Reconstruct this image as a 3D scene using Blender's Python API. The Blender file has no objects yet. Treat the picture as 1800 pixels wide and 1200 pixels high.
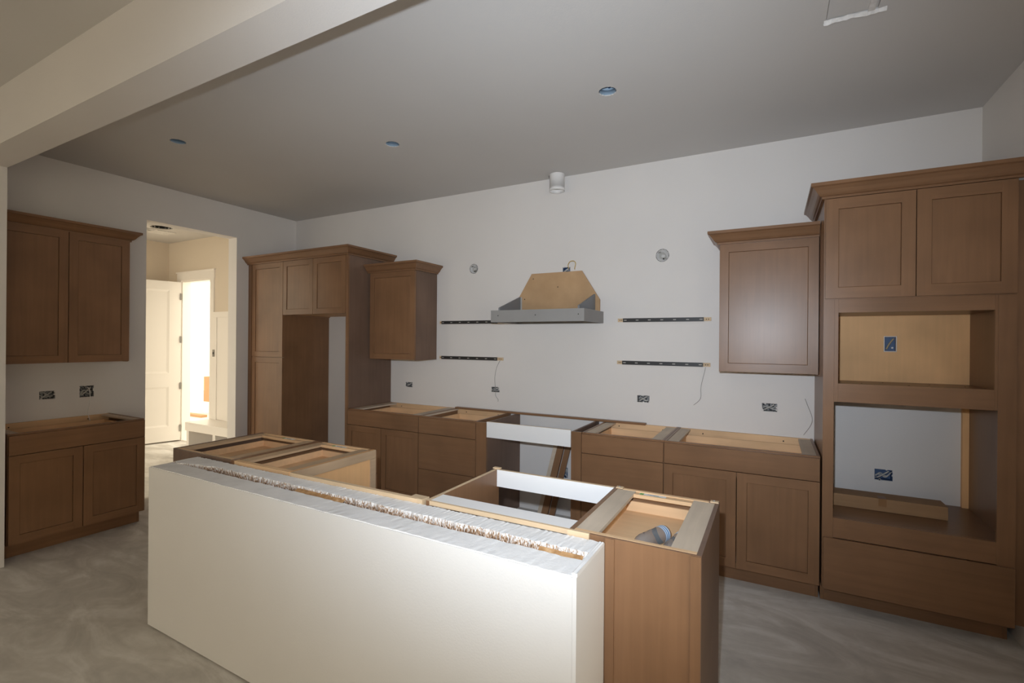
import bpy, bmesh, math, random
from mathutils import Vector, Matrix
random.seed(7)
scene = bpy.context.scene
COL = scene.collection

# ------------------------------------------------------------------ camera
cam_d = bpy.data.cameras.new('camera')
cam_d.sensor_width = 36.0
cam_d.lens = 846.08 / 1800 * 36.0
cam_d.clip_start = 0.02
cam = bpy.data.objects.new('camera', cam_d)
COL.objects.link(cam)
YAW, ROLL = 0.4945, -0.0082
CAM = Vector((5.2564, -4.021, 1.5523))
fwd = Vector((-math.sin(YAW), math.cos(YAW), 0))
rt0 = Vector((math.cos(YAW), math.sin(YAW), 0))
up0 = Vector((0, 0, 1))
rt = rt0 * math.cos(ROLL) - up0 * math.sin(ROLL)
up = rt0 * math.sin(ROLL) + up0 * math.cos(ROLL)
m = Matrix((rt, up, -fwd)).transposed().to_4x4()
m.translation = CAM
cam.matrix_world = m
scene.camera = cam

# ------------------------------------------------------------------ light
W = bpy.data.worlds.new('sky'); scene.world = W; W.use_nodes = True
bg = W.node_tree.nodes['Background']
bg.inputs[0].default_value = (1.0, 0.88, 0.67, 1)
bg.inputs[1].default_value = 3.2

def flash():
    # the photographer's on-camera flash: a small diffused head just above the lens
    l = bpy.data.lights.new('camera_flash', 'SPOT')
    l.energy = 280.0
    l.color = (0.90, 1.0, 1.12)
    l.shadow_soft_size = 0.02
    l.spot_size = math.radians(103)
    l.spot_blend = 1.0
    o = bpy.data.objects.new('camera_flash', l); COL.objects.link(o)
    o.location = CAM + rt * -0.07 + Vector((0, 0, 0.15))
    d = (fwd + rt * 0.12 + Vector((0, 0, 0.08))).normalized()
    o.rotation_euler = d.to_track_quat('-Z', 'Y').to_euler()
flash()

vs = scene.view_settings
scene.display_settings.display_device = 'sRGB'
vs.view_transform = 'Standard'; vs.look = 'None'; vs.gamma = 1.0; vs.use_curve_mapping = False
vs.exposure = 0.0
cy = scene.cycles
cy.max_bounces = 14; cy.diffuse_bounces = 8; cy.glossy_bounces = 4; cy.transmission_bounces = 8
cy.caustics_reflective = False; cy.caustics_refractive = False
cy.sample_clamp_indirect = 6.0
cy.use_denoising = True

# ------------------------------------------------------------------ materials
def new_mat(name, col, rough=0.6, spec=0.5, metal=0.0):
    mt = bpy.data.materials.new(name); mt.use_nodes = True
    b = mt.node_tree.nodes['Principled BSDF']
    b.inputs['Base Color'].default_value = (*col, 1)
    b.inputs['Roughness'].default_value = rough
    b.inputs['Specular IOR Level'].default_value = spec
    b.inputs['Metallic'].default_value = metal
    return mt, mt.node_tree, b

def noise_mat(name, stops, scale=(1, 1, 1), nscale=5.0, detail=4.0, rough=0.6, spec=0.5, bump=0.0,
              bscale=200.0, distort=0.0, blotch=0.0, blotch_scale=3.0):
    mt, nt, b = new_mat(name, stops[0][1], rough, spec)
    N = nt.nodes; L = nt.links
    tc = N.new('ShaderNodeTexCoord'); oi = N.new('ShaderNodeObjectInfo')
    mp = N.new('ShaderNodeMapping'); mp.inputs['Scale'].default_value = scale
    add = N.new('ShaderNodeVectorMath'); add.operation = 'ADD'
    mul = N.new('ShaderNodeVectorMath'); mul.operation = 'SCALE'; mul.inputs['Scale'].default_value = 7.0
    cmb = N.new('ShaderNodeCombineXYZ')
    for i in range(3): L.new(oi.outputs['Random'], cmb.inputs[i])
    L.new(cmb.outputs[0], mul.inputs[0])
    L.new(tc.outputs['Object'], add.inputs[0]); L.new(mul.outputs[0], add.inputs[1])
    L.new(add.outputs[0], mp.inputs['Vector'])
    nz = N.new('ShaderNodeTexNoise'); nz.inputs['Scale'].default_value = nscale
    nz.inputs['Detail'].default_value = detail; nz.inputs['Distortion'].default_value = distort
    L.new(mp.outputs[0], nz.inputs['Vector'])
    rp = N.new('ShaderNodeValToRGB')
    el = rp.color_ramp.elements
    while len(el) < len(stops): el.new(0.5)
    for e, (p, c) in zip(el, stops):
        e.position = p; e.color = (*c, 1)
    L.new(nz.outputs['Fac'], rp.inputs[0])
    out = rp.outputs[0]
    if blotch:
        n2 = N.new('ShaderNodeTexNoise'); n2.inputs['Scale'].default_value = blotch_scale; n2.inputs['Detail'].default_value = 3
        L.new(add.outputs[0], n2.inputs['Vector'])
        mr = N.new('ShaderNodeMapRange'); mr.inputs[1].default_value = 0.3; mr.inputs[2].default_value = 0.7
        mr.inputs[3].default_value = 1 - blotch; mr.inputs[4].default_value = 1 + blotch
        L.new(n2.outputs['Fac'], mr.inputs[0])
        sc = N.new('ShaderNodeVectorMath'); sc.operation = 'SCALE'
        L.new(out, sc.inputs[0]); L.new(mr.outputs[0], sc.inputs['Scale'])
        out = sc.outputs[0]
    L.new(out, b.inputs['Base Color'])
    if bump:
        n3 = N.new('ShaderNodeTexNoise'); n3.inputs['Scale'].default_value = bscale; n3.inputs['Detail'].default_value = 3
        L.new(tc.outputs['Object'], n3.inputs['Vector'])
        bp = N.new('ShaderNodeBump'); bp.inputs['Strength'].default_value = bump; bp.inputs['Distance'].default_value = 0.002
        L.new(n3.outputs['Fac'], bp.inputs['Height']); L.new(bp.outputs[0], b.inputs['Normal'])
    return mt

def wood(name, col, axis, rough=0.33, var=0.08, blotch=0.13, spec=0.34):
    s = {'x': (1.2, 26, 26), 'y': (26, 1.2, 26), 'z': (26, 26, 1.2)}[axis]
    lo = tuple(c * (1 - var) for c in col); hi = tuple(c * (1 + var) for c in col)
    return noise_mat(name, [(0.25, lo), (0.75, hi)], scale=s, nscale=1.6, detail=6, rough=rough, spec=spec,
                     distort=0.4, blotch=blotch, blotch_scale=2.6)

M = {}
BR = (0.225, 0.120, 0.062)
M['brown_v'] = wood('stained_maple_vertical', BR, 'z')
M['brown_h'] = wood('stained_maple_horizontal', BR, 'x')
M['brown_d'] = wood('stained_maple_depth', BR, 'y')
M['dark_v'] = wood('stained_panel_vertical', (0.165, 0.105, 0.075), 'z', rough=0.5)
M['birch'] = wood('bare_birch_ply', (0.70, 0.47, 0.27), 'x', rough=0.6, var=0.06)
M['birch_v'] = wood('bare_birch_ply_vertical', (0.80, 0.475, 0.225), 'z', rough=0.6, var=0.04)
M['birch_d'] = wood('raw_maple_strip', (0.52, 0.37, 0.235), 'y', rough=0.6, var=0.08)
M['pine'] = wood('raw_pine_cleat', (0.64, 0.48, 0.31), 'x', rough=0.65, var=0.12)
M['greyboard'] = wood('dusty_fibreboard', (0.56, 0.47, 0.37), 'y', rough=0.7, var=0.08)
M['mdf'] = noise_mat('fibreboard_tan', [(0.3, (0.45, 0.285, 0.15)), (0.7, (0.51, 0.33, 0.18))], nscale=9, rough=0.7, blotch=0.06)
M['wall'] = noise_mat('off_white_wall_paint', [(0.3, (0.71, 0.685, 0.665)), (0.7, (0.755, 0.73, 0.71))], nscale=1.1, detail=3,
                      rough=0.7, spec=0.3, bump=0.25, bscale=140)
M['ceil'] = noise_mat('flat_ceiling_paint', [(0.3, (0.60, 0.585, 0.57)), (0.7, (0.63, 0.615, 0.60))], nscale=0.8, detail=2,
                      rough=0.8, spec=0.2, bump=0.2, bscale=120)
M['hallwall'] = noise_mat('beige_hall_paint', [(0.3, (0.66, 0.585, 0.485)), (0.7, (0.69, 0.615, 0.515))], nscale=1.1, detail=3, rough=0.7, spec=0.3)
M['mud'] = noise_mat('dusty_joint_compound', [(0.25, (0.76, 0.755, 0.75)), (0.55, (0.86, 0.855, 0.85)), (0.9, (0.91, 0.905, 0.90))],
                     nscale=9, detail=6, rough=0.9, spec=0.2, bump=0.5, bscale=90)
M['knee'] = noise_mat('knee_wall_paint', [(0.3, (0.735, 0.72, 0.70)), (0.7, (0.765, 0.75, 0.73))], nscale=1.6, detail=3,
                      rough=0.62, spec=0.35, bump=0.2, bscale=140)
M['trimwhite'] = new_mat('white_semigloss_trim', (0.83, 0.80, 0.76), 0.4)[0]
M['melamine'] = new_mat('white_melamine', (0.88, 0.88, 0.88), 0.35)[0]
M['grey'] = noise_mat('grey_primed_wood', [(0.3, (0.27, 0.265, 0.26)), (0.7, (0.29, 0.285, 0.28))], nscale=6, rough=0.6)
M['greyblue'] = new_mat('grey_primed_gusset', (0.21, 0.22, 0.235), 0.55)[0]
M['black'] = new_mat('black_steel', (0.015, 0.015, 0.017), 0.45)[0]
M['slot'] = new_mat('bare_slot', (0.45, 0.43, 0.40), 0.6)[0]
M['blue'] = new_mat('blue_pvc_box', (0.05, 0.10, 0.21), 0.5)[0]
M['paleblue'] = new_mat('pale_blue_pvc', (0.30, 0.40, 0.50), 0.5)[0]
M['boxgrey'] = noise_mat('dusty_dark_box', [(0.46, (0.025, 0.027, 0.032)), (0.56, (0.36, 0.36, 0.36))], nscale=110, detail=3, rough=0.8)
M['dustbox'] = new_mat('dusty_zinc_box', (0.62, 0.61, 0.60), 0.7)[0]
M['bandblue'] = new_mat('blue_bottle_band', (0.16, 0.30, 0.50), 0.4)[0]
M['zinc'] = new_mat('zinc_steel', (0.45, 0.45, 0.45), 0.4, metal=0.6)[0]
M['cable'] = new_mat('white_cable', (0.48, 0.47, 0.45), 0.5)[0]
M['tancable'] = new_mat('tan_cable', (0.42, 0.33, 0.20), 0.5)[0]
M['yellow'] = new_mat('yellow_cable', (0.50, 0.33, 0.06), 0.5)[0]
M['wiregrey'] = new_mat('thin_grey_wire', (0.25, 0.24, 0.23), 0.5)[0]
M['pvc'] = new_mat('white_pvc', (0.80, 0.79, 0.78), 0.4)[0]
M['hole'] = new_mat('dark_screw_hole', (0.012, 0.01, 0.008), 0.8)[0]
M['paper'] = new_mat('paper_label', (0.75, 0.76, 0.74), 0.6)[0]
M['green'] = new_mat('green_print', (0.15, 0.42, 0.12), 0.6)[0]
M['ink'] = new_mat('grey_print', (0.16, 0.16, 0.17), 0.6)[0]
M['card'] = noise_mat('cardboard', [(0.3, (0.30, 0.175, 0.085)), (0.7, (0.34, 0.20, 0.10))], scale=(1, 1, 14), nscale=4, rough=0.75)
M['cardlight'] = noise_mat('pale_cardboard', [(0.3, (0.40, 0.235, 0.12)), (0.7, (0.44, 0.26, 0.13))], nscale=5, rough=0.8)
M['tape'] = new_mat('packing_tape', (0.25, 0.13, 0.055), 0.3)[0]
M['hinge'] = new_mat('satin_nickel', (0.32, 0.31, 0.29), 0.35, metal=0.8)[0]
M['cubby'] = new_mat('grey_cubby_shade_paint', (0.70, 0.67, 0.64), 0.6)[0]
M['gypsum'] = noise_mat('raw_gypsum', [(0.3, (0.62, 0.60, 0.58)), (0.7, (0.78, 0.76, 0.74))], nscale=40, rough=0.9, spec=0.1)
def torn_mat():
    mt, nt, b = new_mat('torn_board_edge', (0.6, 0.5, 0.4), 0.95, 0.1)
    N = nt.nodes; L = nt.links
    tc = N.new('ShaderNodeTexCoord'); sx = N.new('ShaderNodeSeparateXYZ'); L.new(tc.outputs['Object'], sx.inputs[0])
    mr = N.new('ShaderNodeMapRange'); mr.inputs[1].default_value = KZ - 0.045; mr.inputs[2].default_value = KZ + 0.006
    mr.inputs[3].default_value = -0.16; mr.inputs[4].default_value = 0.20
    L.new(sx.outputs['Z'], mr.inputs[0])
    mp = N.new('ShaderNodeMapping'); mp.inputs['Scale'].default_value = (1, 0.5, 0.35); L.new(tc.outputs['Object'], mp.inputs[0])
    nz = N.new('ShaderNodeTexNoise'); nz.inputs['Scale'].default_value = 260; nz.inputs['Detail'].default_value = 3; L.new(mp.outputs[0], nz.inputs['Vector'])
    n2 = N.new('ShaderNodeTexNoise'); n2.inputs['Scale'].default_value = 3.5; n2.inputs['Detail'].default_value = 2; L.new(tc.outputs['Object'], n2.inputs['Vector'])
    m2 = N.new('ShaderNodeMapRange'); m2.inputs[3].default_value = -0.14; m2.inputs[4].default_value = 0.14; L.new(n2.outputs['Fac'], m2.inputs[0])
    a = N.new('ShaderNodeMath'); a.operation = 'ADD'; L.new(nz.outputs['Fac'], a.inputs[0]); L.new(mr.outputs[0], a.inputs[1])
    a2 = N.new('ShaderNodeMath'); a2.operation = 'ADD'; L.new(a.outputs[0], a2.inputs[0]); L.new(m2.outputs[0], a2.inputs[1])
    rp = N.new('ShaderNodeValToRGB'); el = rp.color_ramp.elements
    while len(el) < 4: el.new(0.5)
    for e, (p, c) in zip(el, [(0.38, (0.09, 0.05, 0.03)), (0.48, (0.38, 0.23, 0.13)), (0.58, (0.58, 0.46, 0.36)), (0.66, (0.86, 0.85, 0.84))]):
        e.position = p; e.color = (*c, 1)
    L.new(a2.outputs[0], rp.inputs[0]); L.new(rp.outputs[0], b.inputs['Base Color'])
    bp = N.new('ShaderNodeBump'); bp.inputs['Strength'].default_value = 0.8; bp.inputs['Distance'].default_value = 0.003
    L.new(nz.outputs['Fac'], bp.inputs['Height']); L.new(bp.outputs[0], b.inputs['Normal'])
    return mt
KZ = 0.862
M['torn'] = torn_mat()
M['osb'] = noise_mat('raw_board_edge', [(0.35, (0.34, 0.18, 0.07)), (0.6, (0.50, 0.29, 0.13)), (0.8, (0.66, 0.48, 0.30))], nscale=40, detail=6, rough=0.9, bump=0.5)
M['dirt'] = noise_mat('concrete_outside', [(0.3, (0.5, 0.48, 0.45)), (0.7, (0.6, 0.58, 0.55))], nscale=3, rough=0.9)

def floor_mat():
    mt, nt, b = new_mat('dusty_concrete', (0.5, 0.48, 0.45), 0.85, 0.25)
    N = nt.nodes; L = nt.links
    tc = N.new('ShaderNodeTexCoord')
    mp = N.new('ShaderNodeMapping'); mp.inputs['Scale'].default_value = (0.9, 2.2, 1); mp.inputs['Rotation'].default_value = (0, 0, 0.5)
    L.new(tc.outputs['Object'], mp.inputs[0])
    n1 = N.new('ShaderNodeTexNoise'); n1.inputs['Scale'].default_value = 1.7; n1.inputs['Detail'].default_value = 8
    n1.inputs['Roughness'].default_value = 0.62; n1.inputs['Distortion'].default_value = 1.6
    L.new(mp.outputs[0], n1.inputs['Vector'])
    rp = N.new('ShaderNodeValToRGB')
    for e, (p, c) in zip([rp.color_ramp.elements[0], rp.color_ramp.elements[1], rp.color_ramp.elements.new(0.5)],
                         [(0.30, (0.44, 0.425, 0.405)), (0.75, (0.62, 0.595, 0.565)), (0.5, (0.57, 0.55, 0.52))]):
        e.position = p; e.color = (*c, 1)
    L.new(n1.outputs['Fac'], rp.inputs[0])
    n2 = N.new('ShaderNodeTexNoise'); n2.inputs['Scale'].default_value = 24; n2.inputs['Detail'].default_value = 6
    L.new(tc.outputs['Object'], n2.inputs['Vector'])
    mr = N.new('ShaderNodeMapRange'); mr.inputs[3].default_value = 0.92; mr.inputs[4].default_value = 1.08
    L.new(n2.outputs['Fac'], mr.inputs[0])
    sc = N.new('ShaderNodeVectorMath'); sc.operation = 'SCALE'
    L.new(rp.outputs[0], sc.inputs[0]); L.new(mr.outputs[0], sc.inputs['Scale'])
    L.new(sc.outputs[0], b.inputs['Base Color'])
    bp = N.new('ShaderNodeBump'); bp.inputs['Strength'].default_value = 0.3; bp.inputs['Distance'].default_value = 0.003
    L.new(n2.outputs['Fac'], bp.inputs['Height']); L.new(bp.outputs[0], b.inputs['Normal'])
    return mt
M['floor'] = floor_mat()

def clear_plastic():
    mt, nt, b = new_mat('clear_bottle_plastic', (0.95, 0.97, 1.0), 0.08)
    b.inputs['Transmission Weight'].default_value = 0.85
    b.inputs['IOR'].default_value = 1.05
    return mt
M['clear'] = clear_plastic()

# ------------------------------------------------------------------ mesh helpers
class MB:
    """collects shapes, then links them as ONE mesh object"""
    def __init__(s): s.v = []; s.f = []; s.mi = []; s.cur = 0; s.smooth = False; s.sm = []
    def slot(s, i): s.cur = i; return s
    def add(s, vs, fs, smooth=False):
        o = len(s.v); s.v += [tuple(v) for v in vs]
        for f in fs: s.f.append(tuple(i + o for i in f)); s.mi.append(s.cur); s.sm.append(smooth)
        return s
    def box(s, x0, x1, y0, y1, z0, z1):
        x0, x1 = min(x0, x1), max(x0, x1); y0, y1 = min(y0, y1), max(y0, y1); z0, z1 = min(z0, z1), max(z0, z1)
        vs = [(x0, y0, z0), (x1, y0, z0), (x1, y1, z0), (x0, y1, z0), (x0, y0, z1), (x1, y0, z1), (x1, y1, z1), (x0, y1, z1)]
        return s.add(vs, [(0, 3, 2, 1), (4, 5, 6, 7), (0, 1, 5, 4), (1, 2, 6, 5), (2, 3, 7, 6), (3, 0, 4, 7)])
    def prism(s, pts, axis, a, b):
        # pts: polygon in the two other axes (x->(y,z), y->(x,z), z->(x,y))
        n = len(pts)
        def mk(p, w):
            return {'x': (w, p[0], p[1]), 'y': (p[0], w, p[1]), 'z': (p[0], p[1], w)}[axis]
        vs = [mk(p, a) for p in pts] + [mk(p, b) for p in pts]
        fs = [tuple(range(n)), tuple(range(2 * n - 1, n - 1, -1))]
        for i in range(n): fs.append((i, i + n, (i + 1) % n + n, (i + 1) % n))
        return s.add(vs, fs)
    def cyl(s, c, axis, r, h, n=20, r2=None, caps=(True, True)):
        r2 = r if r2 is None else r2
        def mk(a, rr, w):
            p, q = rr * math.cos(a), rr * math.sin(a)
            return {'x': (c[0] + w, c[1] + p, c[2] + q), 'y': (c[0] + p, c[1] + w, c[2] + q), 'z': (c[0] + p, c[1] + q, c[2] + w)}[axis]
        A = [2 * math.pi * i / n for i in range(n)]
        vs = [mk(a, r, 0) for a in A] + [mk(a, r2, h) for a in A]
        s.add(vs, [(i, (i + 1) % n, (i + 1) % n + n, i + n) for i in range(n)], True)
        if caps[0]: s.add([mk(a, r, 0) for a in A], [tuple(range(n))])
        if caps[1]: s.add([mk(a, r2, h) for a in A], [tuple(range(n))])
        return s
    def lathe(s, c, axis, prof, n=24):
        # prof: list of (r, w) along axis
        A = [2 * math.pi * i / n for i in range(n)]
        vs = []
        for r, w in prof:
            for a in A:
                p, q = r * math.cos(a), r * math.sin(a)
                vs.append({'x': (c[0] + w, c[1] + p, c[2] + q), 'y': (c[0] + p, c[1] + w, c[2] + q), 'z': (c[0] + p, c[1] + q, c[2] + w)}[axis])
        fs = []
        for k in range(len(prof) - 1):
            for i in range(n):
                j = (i + 1) % n
                fs.append((k * n + i, k * n + j, (k + 1) * n + j, (k + 1) * n + i))
        return s.add(vs, fs, True)
    def tube(s, pts, r, n=6):
        pts = [Vector(p) for p in pts]
        # smooth with catmull-rom
        P = []
        for i in range(len(pts) - 1):
            p0 = pts[max(i - 1, 0)]; p1 = pts[i]; p2 = pts[i + 1]; p3 = pts[min(i + 2, len(pts) - 1)]
            for t in (0, .25, .5, .75):
                P.append(0.5 * ((2 * p1) + (p2 - p0) * t + (2 * p0 - 5 * p1 + 4 * p2 - p3) * t * t + (-p0 + 3 * p1 - 3 * p2 + p3) * t ** 3))
        P.append(pts[-1])
        vs = []
        ref = Vector((0.3, 0.5, 0.81))
        for i, p in enumerate(P):
            d = (P[min(i + 1, len(P) - 1)] - P[max(i - 1, 0)]).normalized()
            u = d.cross(ref).normalized(); w = d.cross(u)
            for k in range(n):
                a = 2 * math.pi * k / n
                vs.append(p + u * (r * math.cos(a)) + w * (r * math.sin(a)))
        fs = []
        for i in range(len(P) - 1):
            for k in range(n):
                j = (k + 1) % n
                fs.append((i * n + k, i * n + j, (i + 1) * n + j, (i + 1) * n + k))
        fs.append(tuple(range(n))); fs.append(tuple(range((len(P) - 1) * n, len(P) * n)))
        return s.add(vs, fs, True)
    def build(s, name, mats, parent=None, loc=None, bevel=0.0):
        me = bpy.data.meshes.new(name)
        me.from_pydata(s.v, [], s.f)
        if not isinstance(mats, (list, tuple)): mats = [mats]
        for mt in mats: me.materials.append(mt)
        for p, i, sm in zip(me.polygons, s.mi, s.sm):
            p.material_index = i; p.use_smooth = sm
        bm = bmesh.new(); bm.from_mesh(me)
        bmesh.ops.recalc_face_normals(bm, faces=bm.faces)
        if bevel:
            bmesh.ops.remove_doubles(bm, verts=bm.verts, dist=1e-5)
            bmesh.ops.bevel(bm, geom=[e for e in bm.edges], offset=bevel, segments=1, affect='EDGES')
        bm.to_mesh(me); bm.free()
        o = bpy.data.objects.new(name, me); COL.objects.link(o)
        if parent is not None: o.parent = parent
        if loc: o.location = loc
        return o

def thing(name, label, cat, loc=(0, 0, 0), rotz=0.0, group=None):
    o = bpy.data.objects.new(name, None); COL.objects.link(o)
    o.empty_display_size = 0.1
    o.location = loc; o.rotation_euler = (0, 0, rotz)
    o['label'] = label; o['category'] = cat
    if group: o['group'] = group
    return o
def tag(o, label, cat, group=None):
    o['label'] = label; o['category'] = cat
    if group: o['group'] = group
    return o
def struct(o, label=None):
    o['kind'] = 'structure'
    if label: o['label'] = label
    return o
def bx(name, mt, parent, x0, x1, y0, y1, z0, z1, bevel=0.0):
    return MB().box(x0, x1, y0, y1, z0, z1).build(name, mt, parent, bevel=bevel)

def holed_sheet(mb, u0, u1, v0, v1, rects, circles, fn):
    """flat sheet with real openings: rects (u0,u1,v0,v1,depth), circles (u,v,r,depth); fn(u,v,w)->xyz, w into the wall"""
    cells = [(r[0], r[1], r[2], r[3]) for r in rects] + [(c[0] - c[2] * 1.3, c[0] + c[2] * 1.3, c[1] - c[2] * 1.3, c[1] + c[2] * 1.3) for c in circles]
    us = sorted(set([u0, u1] + [c[i] for c in cells for i in (0, 1)])); vs_ = sorted(set([v0, v1] + [c[i] for c in cells for i in (2, 3)]))
    for i in range(len(us) - 1):
        for j in range(len(vs_) - 1):
            a, b, c, d = us[i], us[i + 1], vs_[j], vs_[j + 1]
            mu, mv = (a + b) / 2, (c + d) / 2
            if any(q[0] < mu < q[1] and q[2] < mv < q[3] for q in cells): continue
            mb.add([fn(a, c, 0), fn(b, c, 0), fn(b, d, 0), fn(a, d, 0)], [(0, 1, 2, 3)])
    for a, b, c, d, w in rects:
        q = [(a, c), (b, c), (b, d), (a, d)]
        mb.add([fn(*p, 0) for p in q] + [fn(*p, w) for p in q], [(0, 1, 5, 4), (1, 2, 6, 5), (2, 3, 7, 6), (3, 0, 4, 7)])
    for cu, cv, r, w in circles:
        n = 32; S = r * 1.3; outer = []; inner = []; deep = []
        for k in range(n):
            a = 2 * math.pi * k / n; ca, sa = math.cos(a), math.sin(a)
            t = S / max(abs(ca), abs(sa))
            outer.append(fn(cu + ca * t, cv + sa * t, 0))
            jr = r * (1 + 0.05 * math.sin(k * 2.7 + cu * 31))
            inner.append(fn(cu + ca * jr, cv + sa * jr, 0)); deep.append(fn(cu + ca * jr, cv + sa * jr, w))
        fs = []
        for k in range(n):
            j = (k + 1) % n
            fs.append((k, j, j + n, k + n)); fs.append((k + n, j + n, j + 2 * n, k + 2 * n))
        mb.add(outer + inner + deep, fs)

# ------------------------------------------------------------------ the room
HC = 3.035; WX = 6.402; NEAR = -9.0
can_spots = [(1.312, -2.03), (2.724, -1.253), (4.392, -1.252)]
out_back = [(1.79, 1.885, 1.056, 1.108), (2.865, 2.956, 1.062, 1.112), (4.276, 4.376, 1.058, 1.115), (5.197, 5.297, 1.053, 1.112),
            (5.874, 5.972, 0.643, 0.716), (3.606, 3.664, 0.335, 0.430), (3.60, 3.672, 2.172, 2.222)]
rounds = [(2.651, 2.270, 0.048), (4.471, 2.262, 0.052)]
out_left = [(-2.393, -2.293, 1.046, 1.112), (-2.133, -2.033, 1.038, 1.136)]

# floor
struct(MB().box(-8, 9, -11, 0.4, -0.12, 0).build('floor', M['floor']))
# back wall of the kitchen (X 0..WX at Y 0)
mb = MB()
holed_sheet(mb, -0.15, WX, 0, HC, [(*r, 0.06) for r in out_back], [(*c, 0.05) for c in rounds], lambda u, v, w: (u, w, v))
mb.box(-0.15, WX + 0.12, 0.07, 0.13, 0, HC)
struct(mb.build('wall_back', M['wall']))
# right wall
struct(MB().box(WX, WX + 0.12, -2.955, 0.07, 0, HC).build('wall_right', M['wall']))
# left wall with the hall opening
mb = MB()
holed_sheet(mb, -2.78, -1.637, 0, HC, [(*r, 0.06) for r in out_left], [], lambda u, v, w: (-w, u, v))
mb.box(-0.15, -0.07, -2.78, -1.637, 0, HC)
mb.box(-0.07, -0.0005, -1.645, -1.637, 0, HC)
mb.box(-0.15, 0, -0.757, -0.0, 0, HC)
mb.box(-0.15, 0, -1.637, -0.757, 2.685, HC)
struct(mb.build('wall_left', M['wall']))
# stub wall and header beam between kitchen and the room the camera stands in
struct(MB().box(-0.3, 0.70, -2.955, -2.78, 0, HC).build('wall_front', M['wall']))
struct(MB().box(0.70, WX + 0.12, -2.955, -2.78, 2.70, HC).build('wall_header', M['wall']))
# ceiling: kitchen sheet with three can openings, hall and near room
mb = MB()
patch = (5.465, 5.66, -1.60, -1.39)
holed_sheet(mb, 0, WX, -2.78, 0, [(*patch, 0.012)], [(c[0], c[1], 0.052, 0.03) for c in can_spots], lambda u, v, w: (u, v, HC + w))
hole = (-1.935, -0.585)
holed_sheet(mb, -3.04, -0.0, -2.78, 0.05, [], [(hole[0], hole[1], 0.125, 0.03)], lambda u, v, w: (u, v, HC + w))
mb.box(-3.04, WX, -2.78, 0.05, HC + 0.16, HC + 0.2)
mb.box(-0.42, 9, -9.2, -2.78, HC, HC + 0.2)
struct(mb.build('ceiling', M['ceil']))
# hall beyond the opening
YH = 0.05
struct(MB().box(-3.16, -3.04, -2.9, YH, 0, HC).build('wall_hall_far', M['hallwall']))
mb = MB()
DX0, DX1, DZ = -2.665, -1.90, 2.43
mb.box(-3.16, DX0, YH, YH + 0.12, 0, HC); mb.box(DX1, -0.15, YH, YH + 0.12, 0, HC); mb.box(DX0, DX1, YH, YH + 0.12, DZ, HC)
struct(mb.build('wall_hall_right', M['hallwall']))
struct(MB().box(-3.16, -3.04, -2.9, -2.78, 0, HC).box(-0.35, -0.15, -2.9, -2.78, 0, HC).box(-3.04, -0.35, -2.9, -2.78, 2.85, HC).build('wall_hall_left', M['hallwall']))  # unseen hall end; wide opening added so sky light brightens the hall
# unseen room behind the camera: window openings added, placed and sized for ambient light
mb = MB()
WIN = [(1.2, 2.2)]
xs = -0.42
for a, b in WIN:
    mb.box(xs, a, NEAR - 0.12, NEAR, 0, HC); mb.box(a, b, NEAR - 0.12, NEAR, 0, 0.4); mb.box(a, b, NEAR - 0.12, NEAR, 2.5, HC); xs = b
mb.box(xs, 9, NEAR - 0.12, NEAR, 0, HC)
struct(mb.build('wall_rear', M['wall']))
struct(MB().box(-0.42, -0.3, NEAR, -7.0, 0, HC).box(-0.42, -0.3, -5.2, -2.955, 0, HC).box(-0.42, -0.3, -7.0, -5.2, 2.5, HC).box(-0.42, -0.3, -7.0, -5.2, 0, 0.1).build('wall_rear_left', M['wall']))
mb = MB()
mb.box(7.8, 7.92, NEAR, -7.6, 0, HC); mb.box(7.8, 7.92, -3.3, -2.955, 0, HC); mb.box(7.8, 7.92, -7.6, -3.3, 2.2, HC); mb.box(7.8, 7.92, -7.6, -3.3, 0, 0.3)
struct(mb.build('wall_rear_right', M['wall']))
struct(MB().box(WX + 0.12, 7.92, -2.955, -2.835, 0, HC).build('wall_front_right', M['wall']))
for i, (a, b) in enumerate(WIN):  # frame of the added, unseen rear window
    mb = MB()
    mb.box(a, a + .05, NEAR - .1, NEAR - .02, .4, 2.5).box(b - .05, b, NEAR - .1, NEAR - .02, .4, 2.5)
    mb.box(a + .05, b - .05, NEAR - .1, NEAR - .02, .4, .45).box(a + .05, b - .05, NEAR - .1, NEAR - .02, 2.45, 2.5)
    mb.box((a + b) / 2 - .025, (a + b) / 2 + .025, NEAR - .09, NEAR - .03, .45, 2.45)
    struct(mb.build('window_%d' % (i + 1), M['trimwhite']))
# door casing in the hall
mb = MB()
mb.box(DX0 - 0.09, DX0, YH - 0.018, YH, 0, DZ); mb.box(DX1, DX1 + 0.09, YH - 0.018, YH, 0, DZ)
mb.box(DX0 - 0.10, DX1 + 0.10, YH - 0.02, YH, DZ, DZ + 0.115); mb.box(DX0 - 0.115, DX1 + 0.115, YH - 0.03, YH, DZ + 0.115, DZ + 0.135)
mb.box(DX0, DX0 + 0.02, YH, YH + 0.12, 0, DZ); mb.box(DX1 - 0.02, DX1, YH, YH + 0.12, 0, DZ); mb.box(DX0 + .02, DX1 - .02, YH, YH + 0.12, DZ - 0.02, DZ)
mb.box(DX0, DX1, YH - 0.01, YH + 0.13, 0, 0.018)
struct(mb.build('trim_1', M['trimwhite']))
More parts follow.
